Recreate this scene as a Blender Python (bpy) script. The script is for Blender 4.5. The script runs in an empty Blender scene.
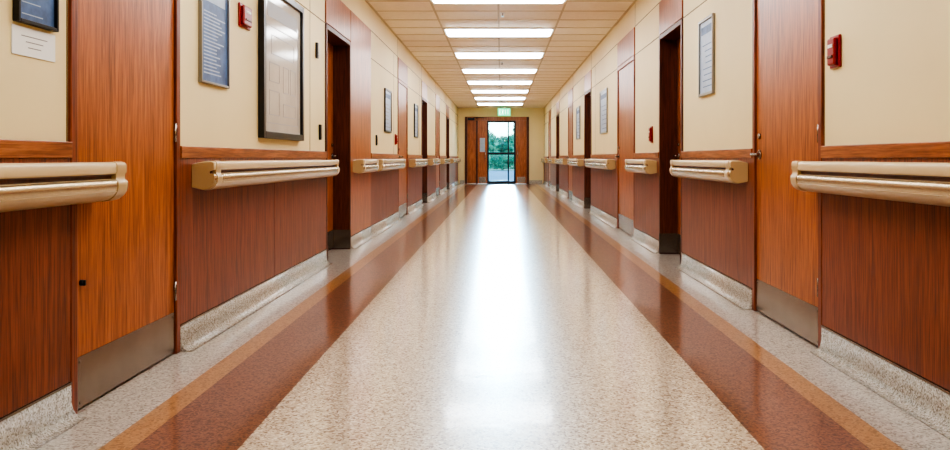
import bpy, bmesh, math, random
from mathutils import Vector, Matrix
random.seed(7)
W=1.55; CH=2.73; YB=-3.0; YF=28.8; EYE=0.93; F=800.0
sc=bpy.context.scene
# ---------------------------------------------------------------- materials
def newmat(name):
    m=bpy.data.materials.new(name); m.use_nodes=True
    nt=m.node_tree; b=nt.nodes['Principled BSDF']; return m,nt,b
def srgb(r,g,b):
    f=lambda c:((c/255)/12.92 if c/255<=0.04045 else ((c/255+0.055)/1.055)**2.4)
    return (f(r),f(g),f(b),1)
def ramp(nt,stops,interp='LINEAR'):
    n=nt.nodes.new('ShaderNodeValToRGB'); cr=n.color_ramp; cr.interpolation=interp
    while len(cr.elements)<len(stops): cr.elements.new(0.5)
    for e,(p,c) in zip(cr.elements,stops): e.position=p; e.color=c
    return n
def objcoord(nt,scale,rand=True):
    tc=nt.nodes.new('ShaderNodeTexCoord'); mp=nt.nodes.new('ShaderNodeMapping')
    mp.inputs['Scale'].default_value=scale
    if rand:
        oi=nt.nodes.new('ShaderNodeObjectInfo'); ml=nt.nodes.new('ShaderNodeMath'); ml.operation='MULTIPLY'; ml.inputs[1].default_value=37.0
        nt.links.new(oi.outputs['Random'],ml.inputs[0])
        cb=nt.nodes.new('ShaderNodeCombineXYZ')
        for i in range(3): nt.links.new(ml.outputs[0],cb.inputs[i])
        nt.links.new(cb.outputs[0],mp.inputs['Location'])
    nt.links.new(tc.outputs['Object'],mp.inputs['Vector']); return mp
def noise(nt,vec,scale,detail=4,rough=0.6,dist=0):
    n=nt.nodes.new('ShaderNodeTexNoise'); n.inputs['Scale'].default_value=scale
    n.inputs['Detail'].default_value=detail; n.inputs['Roughness'].default_value=rough
    n.inputs['Distortion'].default_value=dist
    nt.links.new(vec.outputs[0],n.inputs['Vector']); return n
def mix(nt,a,b,fac,mode='MIX'):
    n=nt.nodes.new('ShaderNodeMix'); n.data_type='RGBA'; n.blend_type=mode
    for s,v in ((n.inputs[6],a),(n.inputs[7],b),(n.inputs[0],fac)):
        if hasattr(v,'links'): nt.links.new(v,s)
        else: s.default_value=v
    return n.outputs[2]
def wood(name,c1,c2,c3,rough=0.32,horizontal=False):
    m,nt,b=newmat(name)
    sc1=(14,1.0,14) if horizontal else (14,14,1.0)
    mp=objcoord(nt,sc1); n1=noise(nt,mp,1.6,6,0.65,1.2)
    mp2=objcoord(nt,(90,3,90) if horizontal else (90,90,3)); n2=noise(nt,mp2,1.5,3,0.6)
    r=ramp(nt,[(0.3,c1),(0.5,c2),(0.7,c3)]); nt.links.new(n1.outputs[0],r.inputs[0])
    r2=ramp(nt,[(0.38,(0.45,0.36,0.30,1)),(0.54,(1,1,1,1))]); nt.links.new(n2.outputs[0],r2.inputs[0])
    nt.links.new(mix(nt,r.outputs[0],r2.outputs[0],0.8,'MULTIPLY'),b.inputs['Base Color'])
    b.inputs['Roughness'].default_value=rough
    bp=nt.nodes.new('ShaderNodeBump'); bp.inputs['Strength'].default_value=0.08; bp.inputs['Distance'].default_value=0.002
    nt.links.new(n2.outputs[0],bp.inputs['Height']); nt.links.new(bp.outputs[0],b.inputs['Normal'])
    return m
def paint(name,c,rough=0.5,var=0.06,scale=3,metal=0,bump=0.0):
    m,nt,b=newmat(name); mp=objcoord(nt,(1,1,1)); n=noise(nt,mp,scale,4)
    c2=tuple(x*(1-var) for x in c[:3])+(1,)
    r=ramp(nt,[(0.35,c2),(0.65,c)]); nt.links.new(n.outputs[0],r.inputs[0])
    nt.links.new(r.outputs[0],b.inputs['Base Color']); b.inputs['Roughness'].default_value=rough; b.inputs['Metallic'].default_value=metal
    if bump:
        n2=noise(nt,mp,260,2); bp=nt.nodes.new('ShaderNodeBump'); bp.inputs['Strength'].default_value=bump; bp.inputs['Distance'].default_value=0.001
        nt.links.new(n2.outputs[0],bp.inputs['Height']); nt.links.new(bp.outputs[0],b.inputs['Normal'])
    return m
def emis(name,c,s):
    m,nt,b=newmat(name); b.inputs['Base Color'].default_value=c
    b.inputs['Emission Color'].default_value=c; b.inputs['Emission Strength'].default_value=s; return m

M_door=wood('wood_door',srgb(146,78,40),srgb(180,102,55),srgb(198,120,69))
M_wain=wood('wood_wainscot',srgb(108,53,34),srgb(142,72,46),srgb(162,90,60),0.36)
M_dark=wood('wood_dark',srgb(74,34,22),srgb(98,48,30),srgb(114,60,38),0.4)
M_trim=wood('wood_trim',srgb(142,80,46),srgb(172,103,62),srgb(188,119,74),0.33,True)
M_cream=paint('paint_cream',srgb(238,217,166),0.5,0.04,1.5,0,0.1)
M_soffit=paint('paint_soffit',srgb(238,217,170),0.6,0.04)
M_joint=paint('joint_dark',srgb(120,98,66),0.7)
M_tile=paint('ceiling_tile',srgb(248,234,210),0.5,0.06,14,0,0.3)
M_grid=paint('ceiling_grid',srgb(206,188,156),0.5)
M_steel=paint('brushed_steel',srgb(152,140,130),0.26,0.15,8,0.95)
M_rail=paint('rail_vinyl',srgb(198,168,120),0.3,0.05,3)
M_railb=paint('rail_bumper',srgb(220,195,152),0.25,0.04,3)
M_railm=paint('rail_metal_band',srgb(204,184,150),0.25,0.05,3,0.8)
M_black=paint('black_frame',srgb(28,24,24),0.3)
M_red=paint('red_plastic',srgb(150,14,12),0.3)
M_white=paint('white_paper',srgb(238,236,230),0.5,0.02)
M_paper=paint('print_paper',srgb(206,196,182),0.12,0.12,3)
M_ink=paint('ink_grey',srgb(140,134,130),0.4)
M_blue=paint('poster_blue',srgb(90,118,164),0.45,0.4,14)
M_blue2=paint('poster_pale',srgb(170,186,208),0.4,0.15,10)
M_silver=paint('silver_frame',srgb(150,146,140),0.3,0.05,3,0.7)
M_alum=paint('dark_aluminium',srgb(38,40,46),0.35,0.1,3,0.5)
M_light=emis('light_diffuser',(0.93,0.965,1.0,1),12.0)
M_lightframe=paint('light_frame',srgb(240,238,232),0.4)
M_green=emis('exit_green',(0.02,0.6,0.3,1),1.6)
M_greenw=emis('exit_letters',(0.8,1,0.9,1),2.0)
def terr(name,chips,scale=120):
    m,nt,b=newmat(name); mp=objcoord(nt,(1,1,1),False)
    v=nt.nodes.new('ShaderNodeTexVoronoi'); v.inputs['Scale'].default_value=scale; nt.links.new(mp.outputs[0],v.inputs['Vector'])
    sep=nt.nodes.new('ShaderNodeSeparateColor'); nt.links.new(v.outputs['Color'],sep.inputs[0])
    r=ramp(nt,chips,'CONSTANT'); nt.links.new(sep.outputs[0],r.inputs[0])
    return m,nt,b,mp,sep,r
m,nt,b,mp,sep,r=terr('terrazzo_floor',[(0,srgb(140,112,86)),(0.13,srgb(198,178,150)),(0.45,srgb(218,202,177)),(0.8,srgb(239,229,211)),(0.93,srgb(162,134,106))],130)
rb=ramp(nt,[(0,srgb(92,54,36)),(0.22,srgb(134,86,60)),(0.7,srgb(148,99,72)),(0.9,srgb(110,68,47))],'CONSTANT'); nt.links.new(sep.outputs[0],rb.inputs[0])
rt=ramp(nt,[(0,srgb(150,106,62)),(0.2,srgb(184,136,86)),(0.8,srgb(196,150,100))],'CONSTANT'); nt.links.new(sep.outputs[0],rt.inputs[0])
rg=ramp(nt,[(0,srgb(152,140,126)),(0.25,srgb(194,186,172)),(0.7,srgb(214,206,194))],'CONSTANT'); nt.links.new(sep.outputs[0],rg.inputs[0])
sx=nt.nodes.new('ShaderNodeSeparateXYZ'); nt.links.new(mp.outputs[0],sx.inputs[0])
ab=nt.nodes.new('ShaderNodeMath'); ab.operation='ABSOLUTE'; nt.links.new(sx.outputs[0],ab.inputs[0])
def gt(v):
    n=nt.nodes.new('ShaderNodeMath'); n.operation='GREATER_THAN'; n.inputs[1].default_value=v; nt.links.new(ab.outputs[0],n.inputs[0]); return n.outputs[0]
c=mix(nt,r.outputs[0],rb.outputs[0],gt(0.84)); c=mix(nt,c,rt.outputs[0],gt(1.18)); c=mix(nt,c,rg.outputs[0],gt(1.285))
nt.links.new(c,b.inputs['Base Color']); b.inputs['Roughness'].default_value=0.29; b.inputs['IOR'].default_value=1.6
b.inputs['Coat Weight'].default_value=0.8; b.inputs['Coat Roughness'].default_value=0.10; b.inputs['Coat IOR'].default_value=1.6
nz=noise(nt,mp,9,2); bp=nt.nodes.new('ShaderNodeBump'); bp.inputs['Strength'].default_value=0.06; bp.inputs['Distance'].default_value=0.01
nt.links.new(nz.outputs[0],bp.inputs['Height']); nt.links.new(bp.outputs[0],b.inputs['Normal']); nt.links.new(bp.outputs[0],b.inputs['Coat Normal'])
M_floor=m
m,nt,b,mp,sep,r=terr('terrazzo_base',[(0,srgb(148,136,122)),(0.22,srgb(182,172,158)),(0.6,srgb(200,190,176)),(0.9,srgb(212,204,192))],180)
nt.links.new(r.outputs[0],b.inputs['Base Color']); b.inputs['Roughness'].default_value=0.25; M_base=m

# ---------------------------------------------------------------- builders
class B:
    def __init__(s): s.v=[]; s.f=[]; s.mi=[]; s.mats=[]; s.smooth=[]
    def mat(s,m):
        if m not in s.mats: s.mats.append(m)
        return s.mats.index(m)
    def box(s,x0,x1,y0,y1,z0,z1,m):
        x0,x1=sorted((x0,x1)); y0,y1=sorted((y0,y1)); z0,z1=sorted((z0,z1)); n=len(s.v)
        s.v+=[(x0,y0,z0),(x1,y0,z0),(x1,y1,z0),(x0,y1,z0),(x0,y0,z1),(x1,y0,z1),(x1,y1,z1),(x0,y1,z1)]
        for q in ((0,3,2,1),(4,5,6,7),(0,1,5,4),(1,2,6,5),(2,3,7,6),(3,0,4,7)):
            s.f.append([n+i for i in q]); s.mi.append(s.mat(m)); s.smooth.append(False)
        return s
    def side(s,sd,d0,d1,y0,y1,z0,z1,m): return s.box(sd*(W-d0),sd*(W-d1),y0,y1,z0,z1,m)
    def loft(s,rings,m,closed=True,caps=True,smooth=True):
        n=len(s.v); k=len(rings[0])
        for r in rings: s.v+=[tuple(p) for p in r]
        for i in range(len(rings)-1):
            for j in range(k if closed else k-1):
                j2=(j+1)%k
                s.f.append([n+i*k+j,n+i*k+j2,n+(i+1)*k+j2,n+(i+1)*k+j]); s.mi.append(s.mat(m(j) if callable(m) else m)); s.smooth.append(smooth)
        if caps:
            mm=m(0) if callable(m) else m
            s.f.append([n+j for j in range(k)][::-1]); s.mi.append(s.mat(mm)); s.smooth.append(False)
            e=n+(len(rings)-1)*k; s.f.append([e+j for j in range(k)]); s.mi.append(s.mat(mm)); s.smooth.append(False)
        return s
    def cyl(s,p0,p1,r0,r1,m,seg=16):
        p0=Vector(p0);p1=Vector(p1);d=(p1-p0).normalized(); u=d.orthogonal().normalized(); w=d.cross(u)
        rs=[[p+(u*math.cos(a*2*math.pi/seg)+w*math.sin(a*2*math.pi/seg))*r for a in range(seg)] for p,r in ((p0,r0),(p1,r1))]
        return s.loft(rs,m)
    def make(s,name,parent=None,bevel=0.0,origin=True):
        c=Vector((0,0,0))
        if origin:
            lo=[min(v[i] for v in s.v) for i in range(3)]; hi=[max(v[i] for v in s.v) for i in range(3)]
            c=Vector([(a+b)/2 for a,b in zip(lo,hi)])
        me=bpy.data.meshes.new(name); me.from_pydata([tuple(Vector(v)-c) for v in s.v],[],s.f)
        for mm in s.mats: me.materials.append(mm)
        for p,i,sm in zip(me.polygons,s.mi,s.smooth): p.material_index=i; p.use_smooth=sm
        bm=bmesh.new(); bm.from_mesh(me); bmesh.ops.recalc_face_normals(bm,faces=bm.faces); bm.to_mesh(me); bm.free()
        o=bpy.data.objects.new(name,me); sc.collection.objects.link(o); o.location=c
        if parent: o.parent=parent; o.location=c-parent.location
        if bevel:
            bv=o.modifiers.new('bevel','BEVEL'); bv.width=bevel; bv.segments=2; bv.limit_method='ANGLE'
        return o
def empty(name,loc):
    e=bpy.data.objects.new(name,None); e.location=loc; e.empty_display_size=0.2; sc.collection.objects.link(e); return e

# ---------------------------------------------------------------- segments
L=[('wall',YB,2.864),('door',2.864,3.84),('wall',3.84,7.05),('recess',7.05,8.2),('pier',8.2,9.47),('wall',9.47,12.0),('door',12.0,13.2),
   ('wall',13.2,15.6),('recess',15.6,16.7),('wall',16.7,18.9),('door',18.9,20.1),('wall',20.1,22.6),('recess',22.6,23.8),('wall',23.8,YF)]
R=[('wall',YB,3.84),('door',3.84,4.90),('wall',4.90,6.81),('recess',6.81,7.8),('wall',7.8,9.25),('door',9.25,10.6),('wall',10.6,13.7),
   ('recess',13.7,14.8),('wall',14.8,17.2),('door',17.2,18.4),('wall',18.4,21.2),('recess',21.2,22.3),('wall',22.3,24.8),('door',24.8,26.0),('wall',26.0,YF)]
HD=2.12; HT=2.45
PROF=[(0.0,.900),(.05,.912),(.10,.915),(.111,.912),(.116,.904),(.116,.878),(.112,.870),(.098,.866),(.096,.860),(.098,.853),
      (.112,.850),(.120,.842),(.122,.828),(.118,.808),(.106,.789),(.088,.776),(.06,.769),(.0,.782)]
def rail(sd,y0,y1):
    b=B(); n=5; L_=0.018
    ys=[]
    for i in range(n+1):
        t=i/n; ys.append((y0+L_*(1-math.cos(t*math.pi/2)),0.93+0.07*math.sin(t*math.pi/2)))
    ys2=[(y1-(y-y0),k) for y,k in ys[::-1]]
    zc=.842
    rings=[[(sd*(W-0.012-p*k),y,zc+(z-zc)*k) for p,z in PROF] for y,k in ys+ys2]
    b.loft(rings,lambda j: M_railb if 1<=j<=5 else (M_railm if 10<=j<=12 else (M_dark if 6<=j<=8 else M_rail)))
    for ya,yb in ((y0+.02,y0+0.09),(y1-.09,y1-.02)):
        k=1.02
        ring=[[(sd*(W-0.012-p*k),y,zc+(z-zc)*k) for p,z in PROF if not (.09<p<.1 and z>.85)] for y in (ya,yb)]
        b.loft(ring,M_rail)
    o=b.make('handrail')
    ed=o.modifiers.new('es','EDGE_SPLIT'); ed.split_angle=math.radians(50)
    return o
COVE=[(0.0,0.12),(0.012,0.12),(0.013,0.055),(0.018,0.032),(0.028,0.015),(0.045,0.005),(0.07,0.001),(0.0,0.0)]
def cove(sd,y0,y1,nm):
    b=B(); b.loft([[(sd*(W-d),y,z) for d,z in COVE] for y in (y0,y1)],M_base)
    b.side(sd,0,.014,y0,y1,.12,.128,M_steel)
    o=b.make(nm); return o
dn=[0]
def door(sd,y0,y1,kind,hand):
    dn[0]+=1
    e=empty('door_%d'%dn[0],(sd*W,(y0+y1)/2,0))
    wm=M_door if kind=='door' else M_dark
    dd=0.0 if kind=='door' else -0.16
    fw=0.045
    b=B()
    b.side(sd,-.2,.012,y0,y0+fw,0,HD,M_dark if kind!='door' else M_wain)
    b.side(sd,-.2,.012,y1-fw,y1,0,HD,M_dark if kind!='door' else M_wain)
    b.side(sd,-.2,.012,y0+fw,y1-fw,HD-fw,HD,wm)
    b.make('frame',e,0.004)
    b=B(); b.side(sd,dd-.045,dd,y0+fw+.003,y1-fw-.003,.008,HD-fw-.003,M_door); b.make('leaf',e,0.003)
    b=B(); b.side(sd,-.05,.010,y0+.004,y1-.004,HD+.006,HT-.004,M_door); b.make('transom_panel',e,0.003)
    b=B(); b.side(sd,dd,dd+.004,y0+fw+.006,y1-fw-.006,.012,.20,M_steel)
    for yy in (y0+fw+.03,y1-fw-.03):
        for zz in (.03,.18): b.cyl((sd*(W-dd-.004),yy,zz),(sd*(W-dd-.006),yy,zz),.005,.004,M_steel,8)
    b.make('kick_plate',e)
    if kind=='recess':
        b=B(); b.side(sd,-.155,.016,y1-fw-.004,y1-fw,.01,.2,M_steel); b.side(sd,-.155,.016,y0+fw,y0+fw+.004,.01,.2,M_steel); b.make('jamb_guard',e)
    if hand:
        hy=y1-fw-.07 if hand=='far' else y0+fw+.07; dr=-1 if hand=='far' else 1
        b=B(); X=lambda d: sd*(W-dd-d)
        b.cyl((X(0),hy,.95),(X(.01),hy,.95),.028,.026,M_steel)
        b.cyl((X(.01),hy,.95),(X(.055),hy,.95),.011,.011,M_steel)
        b.cyl((X(.05),hy,.95),(X(.05),hy+dr*.12,.95),.010,.008,M_steel)
        b.cyl((X(0),hy,1.06),(X(.012),hy,1.06),.018,.016,M_steel)
        b.make('lever_handle',e)
    hy=y0+fw+.004 if hand=='far' else y1-fw-.004
    b=B()
    for zz in (.3,1.05,1.85): b.cyl((sd*(W-dd-.006),hy,zz-.045),(sd*(W-dd-.006),hy,zz+.045),.007,.007,M_steel,10)
    b.make('hinges',e)
    return e
for sd,S,nm in ((-1,L,'left'),(1,R,'right')):
    wb=B(); wb.side(sd,-.45,-.25,YB-.2,YF+.2,0,CH,M_cream)
    for k,y0,y1 in S:
        if k in('wall','pier'):
            wb.side(sd,-.25,0,y0,y1,0,CH,M_cream)
            if k=='pier':
                b=B(); b.side(sd,.0005,.012,y0+.003,y1-.003,.130,HT-.004,M_door); b.make('trim_pier_panel',None,.002)
            else:
                n=max(1,round((y1-y0)/1.6)); st=(y1-y0)/n
                b=B()
                for i in range(n): b.side(sd,.0005,.010,y0+i*st+.002,y0+(i+1)*st-.002,.130,.93,M_wain)
                b.make('trim_wainscot_%s'%nm,None,.0015)
                b=B(); b.side(sd,0,.018,y0+.002,y1-.002,.93,.988,M_trim); b.make('trim_%s'%nm,None,.003)
                jb=B(); jb.side(sd,0,.0015,y0,y1,HD-.004,HD+.004,M_joint); jb.side(sd,0,.0015,y0,y1,HT-.004,HT+.004,M_joint)
                jb.side(sd,0,.0015,y1-.012,y1-.004,.988,CH,M_joint)
                if n>1 and y0>3: 
                    jb.side(sd,0,.0015,y1-st*0.35-.003,y1-st*0.35+.003,.988,HT,M_joint)
                jb.make('trim_joint_%s'%nm)
            cove(sd,y0,y1,'baseboard_%s'%nm)
        else:
            wb.side(sd,-.25,0,y0,y1,HT,CH,M_soffit); wb.side(sd,-.25,-.051,y0,y1,HD,HT,M_cream)
            if k=='door': wb.side(sd,-.25,-.05,y0,y1,0,HD,M_cream)
    wb.make('wall_%s'%nm,None,0,False)
d1=door(-1,2.864,3.84,'door',None)
b=B(); b.cyl((-W,2.95,.47),(-W+.012,2.95,.47),.012,.010,M_alum); b.box(-W+.01,-W+.018,2.946,2.954,.46,.48,M_alum); b.make('floor_lock',d1)
for sd,S in ((-1,L),(1,R)):
    for i,(k,y0,y1) in enumerate(S):
        if k in('door','recess') and not (sd==-1 and y0<3): door(sd,y0,y1,k,'far' if i%2 else 'near')
for y0,y1 in ((-2.6,3.05),(3.98,7.04),(8.3,9.3),(9.62,11.95),(13.35,15.5),(16.85,18.8),(20.25,22.5),(23.95,28.4)): rail(-1,y0,y1)
for y0,y1 in ((-2.6,3.93),(4.98,6.74),(7.9,9.2),(10.75,13.6),(14.9,17.1),(18.55,21.1),(22.45,24.7),(26.1,28.4)): rail(1,y0,y1)
# ---------------------------------------------------------------- floor, ceiling, ends
B().box(-W-.3,W+.3,YB-.2,YF+.2,-.1,0,M_floor).make('floor',None,0,False)
B().box(-W-.3,W+.3,YB-.2,YF+.2,CH,CH+.1,M_tile).make('ceiling',None,0,False)
lights=[11.35+2.5*i for i in range(-4,7)]
LX0,LX1=-.80,.74
g=B()
for x in (LX0-.01,-.03,LX1+.01):
    g.box(x-.012,x+.012,YB,YF,CH-.006,CH,M_grid)
y=11.35-.3125
while y>YB+.7: y-=.625
while y<YF:
    g.box(-W,W,y-.010,y+.010,CH-.0055,CH,M_grid); y+=.625
for sd in (-1,1): g.side(sd,0,.025,YB,YF,CH-.008,CH,M_grid)
g.make('trim_ceiling_grid',None,0,False)
for y in lights:
    if y>YF-.4: continue
    e=empty('ceiling_light',(-.03,y,CH))
    b=B(); x0,x1,y0,y1=LX0,LX1,y-.29,y+.29
    b.box(x0,x1,y0,y0+.03,CH-.018,CH-.001,M_lightframe); b.box(x0,x1,y1-.03,y1,CH-.018,CH-.001,M_lightframe)
    b.box(x0,x0+.03,y0+.03,y1-.03,CH-.018,CH-.001,M_lightframe); b.box(x1-.03,x1,y0+.03,y1-.03,CH-.018,CH-.001,M_lightframe)
    b.make('housing',e,.002)
    b=B(); xa,xb,ya,yb=x0+.03,x1-.03,y0+.03,y1-.03
    rr=[]
    for k,z in ((0,CH-.004),(0,CH-.025),(.02,CH-.042),(.05,CH-.048)):
        rr.append([(xa+k,ya+k,z),(xb-k,ya+k,z),(xb-k,yb-k,z),(xa+k,yb-k,z)])
    b.loft(rr,M_light,smooth=False); b.make('diffuser',e)
for y in (9.9,15.0,20.0,25.0):
    b=B(); b.cyl((.02,y,CH-.006),(.02,y,CH-.012),.035,.03,M_lightframe); b.cyl((.02,y,CH-.012),(.02,y,CH-.045),.008,.008,M_steel,8); b.cyl((.02,y,CH-.045),(.02,y,CH-.048),.02,.02,M_steel,12)
    b.make('sprinkler_head')
B().box(-W-.3,W+.3,YB-.2,YB,0,CH,M_cream).make('wall_back',None,0,False)
OX0,OX1,OZ=-1.26,.97,2.37
b=B(); b.box(-W-.3,OX0,YF,YF+.2,0,CH,M_cream); b.box(OX1,W+.3,YF,YF+.2,0,CH,M_cream); b.box(OX0,OX1,YF,YF+.2,OZ,CH,M_cream); b.make('wall_far',None,0,False)
b=B(); b.box(-W+.07,OX0-.05,YF-.014,YF,0,.13,M_base); b.box(OX1+.05,W-.07,YF-.014,YF,0,.13,M_base); b.make('baseboard_far')
e=empty('entrance_door',((OX0+OX1)/2,YF,0))
b=B()
for x0,x1 in ((OX0-.04,OX0+.05),(-.90,-.84),(OX1-.05,OX1+.04)): b.box(x0,x1,YF-.03,YF+.12,0,OZ+.04,M_dark)
b.box(OX0+.05,OX1-.05,YF-.03,YF+.12,OZ-.10,OZ+.04,M_door); b.make('wood_frame',e,.004)
b=B(); b.box(OX0+.05,-.90,YF+.02,YF+.07,.01,OZ-.10,M_door); b.box(-.84,-.50,YF+.0,YF+.05,.01,OZ-.10,M_door); b.box(.53,OX1-.05,YF+.0,YF+.05,.01,OZ-.10,M_door)
b.make('wood_leaves',e,.004)
b=B(); b.box(-.76,-.58,YF-.004,YF,1.15,1.65,M_blue2); b.box(-.80,-.54,YF-.004,YF,.04,.25,M_steel); b.box(.58,.88,YF-.004,YF,.04,.25,M_steel)
b.cyl((-.56,YF-.05,.9),(-.56,YF-.05,1.2),.012,.012,M_steel); b.cyl((.60,YF-.05,.9),(.60,YF-.05,1.2),.012,.012,M_steel)
for x in(-.56,.60):
    for z in (.92,1.18): b.cyl((x,YF-.05,z),(x,YF,z),.008,.008,M_steel,8)
b.make('door_hardware',e)
gx0,gx1,gz=-.50,.53,OZ-.10
b=B()
for x0,x1 in ((gx0,gx0+.06),(.24,.29),(gx1-.06,gx1)): b.box(x0,x1,YF+.02,YF+.08,0,gz,M_alum)
for z0,z1 in ((0,.10),(1.05,1.13),(gz-.06,gz)): b.box(gx0+.06,gx1-.06,YF+.03,YF+.07,z0,z1,M_alum)
b.make('glazing_frame',e,.003)
m=bpy.data.materials.new('clear_glass'); m.use_nodes=True; nt=m.node_tree; nt.nodes.clear()
out=nt.nodes.new('ShaderNodeOutputMaterial'); tr=nt.nodes.new('ShaderNodeBsdfTransparent'); tr.inputs[0].default_value=(.68,.90,1,1)
gl=nt.nodes.new('ShaderNodeBsdfGlossy'); gl.inputs['Roughness'].default_value=.02; ms=nt.nodes.new('ShaderNodeMixShader'); ms.inputs[0].default_value=.06
nt.links.new(tr.outputs[0],ms.inputs[1]); nt.links.new(gl.outputs[0],ms.inputs[2]); nt.links.new(ms.outputs[0],out.inputs[0])
M_glass=m
b=B(); b.box(gx0+.06,gx1-.06,YF+.048,YF+.052,.10,gz-.06,M_glass); b.make('glass',e)
b=B(); b.box(-1.20,-.95,YF-.12,YF-.031,OZ-.08,OZ-.0,M_alum); b.cyl((-1.0,YF-.09,OZ+.01),(-.6,YF-.2,OZ+.01),.01,.01,M_alum,8); b.make('door_closer',e,.003)
# exit sign
e=empty('exit_sign',(.11,27.9,CH))
b=B(); b.box(-.11,.33,27.87,27.93,CH-.33,CH-.07,M_green); b.make('sign_body',e,.006)
b=B(); b.box(.09,.13,27.88,27.92,CH-.07,CH,M_lightframe); b.make('mount',e)
b=B()
def letter(b,x,ch):
    z0,z1=CH-.28,CH-.12; w=.06; t=.016; y0,y1=27.864,27.87
    if ch=='E':
        b.box(x,x+t,y0,y1,z0,z1,M_greenw)
        for z in (z0,(z0+z1)/2-t/2,z1-t): b.box(x+t,x+w,y0,y1,z,z+t,M_greenw)
    if ch=='I': b.box(x+w/2-t/2,x+w/2+t/2,y0,y1,z0,z1,M_greenw)
    if ch=='T':
        b.box(x+w/2-t/2,x+w/2+t/2,y0,y1,z0,z1-t,M_greenw); b.box(x,x+w,y0,y1,z1-t,z1,M_greenw)
    if ch=='X':
        for a,c_ in ((x,x+w-t),(x+w-t,x)):
            n=len(b.v); b.v+=[(a,y0,z0),(a+t,y0,z0),(c_+t,y0,z1),(c_,y0,z1)]; b.f.append([n,n+1,n+2,n+3]); b.mi.append(b.mat(M_greenw)); b.smooth.append(False)
for i,ch in enumerate('EXIT'): letter(b,-.06+i*.09,ch)
b.make('letters',e)
# ---------------------------------------------------------------- wall items
def poster(name,sd,y0,y1,z0,z1,fm,fw,pm,im,lines=8,header=None,depth=.022,style='text'):
    e=empty(name,(sd*W,(y0+y1)/2,(z0+z1)/2))
    b=B()
    b.side(sd,.001,depth,y0,y0+fw,z0,z1,fm); b.side(sd,.001,depth,y1-fw,y1,z0,z1,fm)
    b.side(sd,.001,depth,y0+fw,y1-fw,z0,z0+fw,fm); b.side(sd,.001,depth,y0+fw,y1-fw,z1-fw,z1,fm); b.make('frame',e,.002)
    b=B(); d=depth*.5
    b.side(sd,.001,d,y0+fw,y1-fw,z0+fw,z1-fw,pm); b.make('print',e)
    b=B(); iw=(y1-y0)-2*fw; ih=(z1-z0)-2*fw; ya=y0+fw; za=z0+fw
    if header: b.side(sd,d,d+.0008,ya+iw*.1,ya+iw*.9,za+ih*.82,za+ih*.93,header)
    if style=='plan':
        t=.006
        def rect(a,c_,p,q):
            A,C=ya+iw*a,ya+iw*c_; P,Q=za+ih*p,za+ih*q
            b.side(sd,d,d+.0008,A,C,P,P+t,im); b.side(sd,d,d+.0008,A,C,Q-t,Q,im)
            b.side(sd,d,d+.0008,A,A+t,P+t,Q-t,im); b.side(sd,d,d+.0008,C-t,C,P+t,Q-t,im)
        rect(.08,.92,.06,.76)
        for a,c_,p,q in ((.15,.4,.12,.3),(.15,.4,.36,.5),(.5,.85,.12,.22),(.5,.65,.3,.5),(.7,.85,.3,.5),(.2,.8,.56,.7)): rect(a,c_,p,q)
    else:
        for i in range(lines):
            z=za+ih*(.08+.66*i/lines); w=random.uniform(.45,.82)
            b.side(sd,d,d+.0008,ya+iw*.1,ya+iw*(.1+w),z,z+ih*.014,im)
    b.make('printing',e)
    return e
poster('framed_picture',-1,2.536,2.768,1.365,1.62,M_black,.012,M_blue,M_blue2,4,M_blue2)
e=empty('paper_notice',(-W,2.65,1.31))
b=B(); b.side(-1,.001,.004,2.53,2.775,1.262,1.355,M_white); b.make('sheet',e)
b=B()
for i,(a,c_) in enumerate(((.2,.8),(.3,.7),(.35,.65))): b.side(-1,.004,.0045,2.53+.245*a,2.53+.245*c_,1.325-i*.018,1.328-i*.018,M_ink)
b.make('printing',e)
poster('wall_poster',-1,4.09,4.51,1.32,1.86,M_silver,.012,M_blue,M_blue2,18,M_blue2)
poster('framed_notice',-1,5.10,6.14,1.06,2.08,M_black,.045,M_paper,M_ink,9,M_ink,.04,'plan')
poster('wall_poster',-1,10.6,11.2,1.28,1.86,M_black,.025,M_blue2,M_ink,7,M_blue)
poster('wall_poster',1,5.79,6.2,1.40,1.98,M_silver,.02,M_blue2,M_blue,8,M_blue)
poster('wall_poster',1,11.6,12.4,1.3,1.95,M_silver,.02,M_blue2,M_blue,6,M_blue)
poster('wall_poster',-1,14.2,14.8,1.3,1.9,M_black,.025,M_blue2,M_ink,6,M_blue)
poster('wall_poster',1,15.6,16.3,1.3,1.95,M_silver,.025,M_blue2,M_blue,6,M_blue)
def alarm(name,sd,y,z,w=.11,h=.14):
    e=empty(name,(sd*W,y,z))
    b=B(); b.side(sd,.001,.014,y-w/2,y+w/2,z-h/2,z+h/2,M_red); b.make('back_plate',e,.006)
    b=B(); b.side(sd,.014,.032,y-w*.38,y+w*.38,z-h*.42,z+h*.42,M_red); b.make('housing',e,.009)
    b=B(); b.side(sd,.032,.035,y-w*.22,y+w*.22,z+h*.12,z+h*.22,M_white); b.side(sd,.032,.037,y-w*.25,y+w*.25,z-h*.2,z-h*.12,M_dark); b.make('pull_bar',e,.001)
    return e
alarm('fire_alarm',-1,4.81,1.78,.20,.14)
alarm('fire_alarm',1,3.69,1.42,.11,.15)
alarm('fire_alarm',1,8.2,1.17,.10,.17)
alarm('fire_alarm',-1,11.7,1.2,.10,.16)
for sd,y,z in ((-1,6.82,1.15),(-1,6.7,1.83),(-1,9.9,1.15)):
    b=B(); b.side(sd,.001,.02,y-.025,y+.025,z-.065,z+.065,M_black); b.side(sd,.02,.024,y-.015,y+.015,z-.01,z+.045,M_silver); b.cyl((sd*(W-.02),y,z-.04),(sd*(W-.026),y,z-.04),.01,.008,M_silver,10); b.make('card_reader',None,.003)
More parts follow.
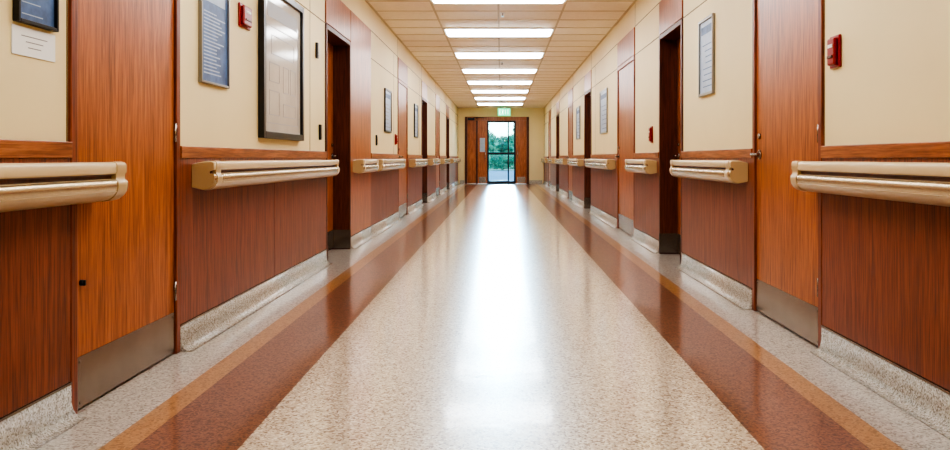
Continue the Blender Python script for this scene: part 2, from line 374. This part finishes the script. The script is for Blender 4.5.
# ---------------------------------------------------------------- outside
M_grass=paint('grass',srgb(84,130,60),0.9,0.5,6)
M_path=paint('pavement',srgb(110,130,136),0.8,0.1,2)
M_bark=paint('bark',srgb(80,62,48),0.9,0.4,8)
m,nt,bb=newmat('leaves'); mp=objcoord(nt,(1,1,1)); n=noise(nt,mp,2.2,4); r=ramp(nt,[(0.35,srgb(50,108,84)),(0.5,srgb(84,154,112)),(0.68,srgb(140,200,144))]); nt.links.new(n.outputs[0],r.inputs[0]); nt.links.new(r.outputs[0],bb.inputs['Base Color'])
bb.inputs['Roughness'].default_value=.6
M_leaf=m
B().box(-30,30,YF+.2,YF+60,-.3,-.02,M_grass).make('ground_lawn',None,0,False)
B().box(-1.0,1.0,YF+.2,YF+30,-.018,-.005,M_path).make('ground_path',None,0,False)
def leafquad(b,mi,c,s):
    u=Vector((random.gauss(0,1),random.gauss(0,1),random.gauss(0,1))).normalized(); w=u.orthogonal().normalized()
    n=len(b.v); b.v+=[tuple(c-u*s),tuple(c-w*s*.5),tuple(c+u*s),tuple(c+w*s*.5)]; b.f.append([n,n+1,n+2,n+3]); b.mi.append(mi); b.smooth.append(False)
def tree(x,y,h,cr,cnt=2000,ls=1.0):
    e=empty('tree',(x,y,0)); b=B()
    b.cyl((x,y,-.015),(x+.1,y,h*.5),.09,.07,M_bark)
    for k in range(6):
        a=k*1.05; b.cyl((x+.1,y,h*(.35+.03*k)),(x+math.cos(a)*cr*.6,y+math.sin(a)*cr*.6,h*(.55+.06*k)),.04,.015,M_bark,8)
    b.make('trunk',e)
    b=B(); mi=b.mat(M_leaf)
    for i in range(cnt):
        v=Vector((random.gauss(0,1),random.gauss(0,1),random.gauss(0,1))).normalized()*cr*random.random()**.4
        leafquad(b,mi,Vector((x,y,h*.62))+Vector((v.x,v.y,v.z*1.15)),random.uniform(.08,.16)*ls)
    b.make('foliage',e)
for x,y,h,cr in ((-1.85,YF+9,3.6,1.3),(2.0,YF+11,3.8,1.4),(-3.2,YF+14,5,2.2),(4.0,YF+15,5,2.2)): tree(x,y,h,cr)
for i,x in enumerate((-4.2,-2.6,-1.2,.1,1.3,2.7,4.2)): tree(x,YF+34+(i%2)*1.5,2.2+.3*(i%3),1.15,1900,1.3)
b=B(); mi=b.mat(M_leaf)
for i in range(9000):
    c=Vector((random.uniform(-6,6),YF+31+random.uniform(-.5,.5),.12+random.uniform(0,1.3)*random.uniform(.7,1)))
    leafquad(b,mi,c,random.uniform(.06,.11))
b.make('hedge')
# world + low morning sun shining in through the glazed door
w=bpy.data.worlds.new('sky'); sc.world=w; w.use_nodes=True; nt=w.node_tree
bg=nt.nodes['Background']; sky=nt.nodes.new('ShaderNodeTexSky'); sky.sky_type='NISHITA'; sky.sun_disc=False; sky.sun_elevation=math.radians(40); sky.sun_rotation=math.radians(60)
nt.links.new(sky.outputs[0],bg.inputs[0]); bg.inputs[1].default_value=0.95
s=bpy.data.lights.new('sun','SUN'); s.energy=2.0; s.angle=math.radians(1.5); s.color=(.74,.88,1); so=bpy.data.objects.new('sun',s); so.rotation_euler=(math.radians(-85.8),0,0); so.location=(0,60,6); sc.collection.objects.link(so)
# camera
cd=bpy.data.cameras.new('camera'); cam=bpy.data.objects.new('camera',cd); sc.collection.objects.link(cam); sc.camera=cam
cam.location=(0,0,EYE); cam.rotation_euler=(math.radians(90),0,0)
cd.sensor_width=36; cd.lens=F/950*36; cd.shift_x=-26/950; cd.shift_y=-67/950; cd.clip_start=.05; cd.clip_end=300
sc.view_settings.view_transform='AgX'; sc.view_settings.look='AgX - High Contrast'; sc.view_settings.exposure=0.38
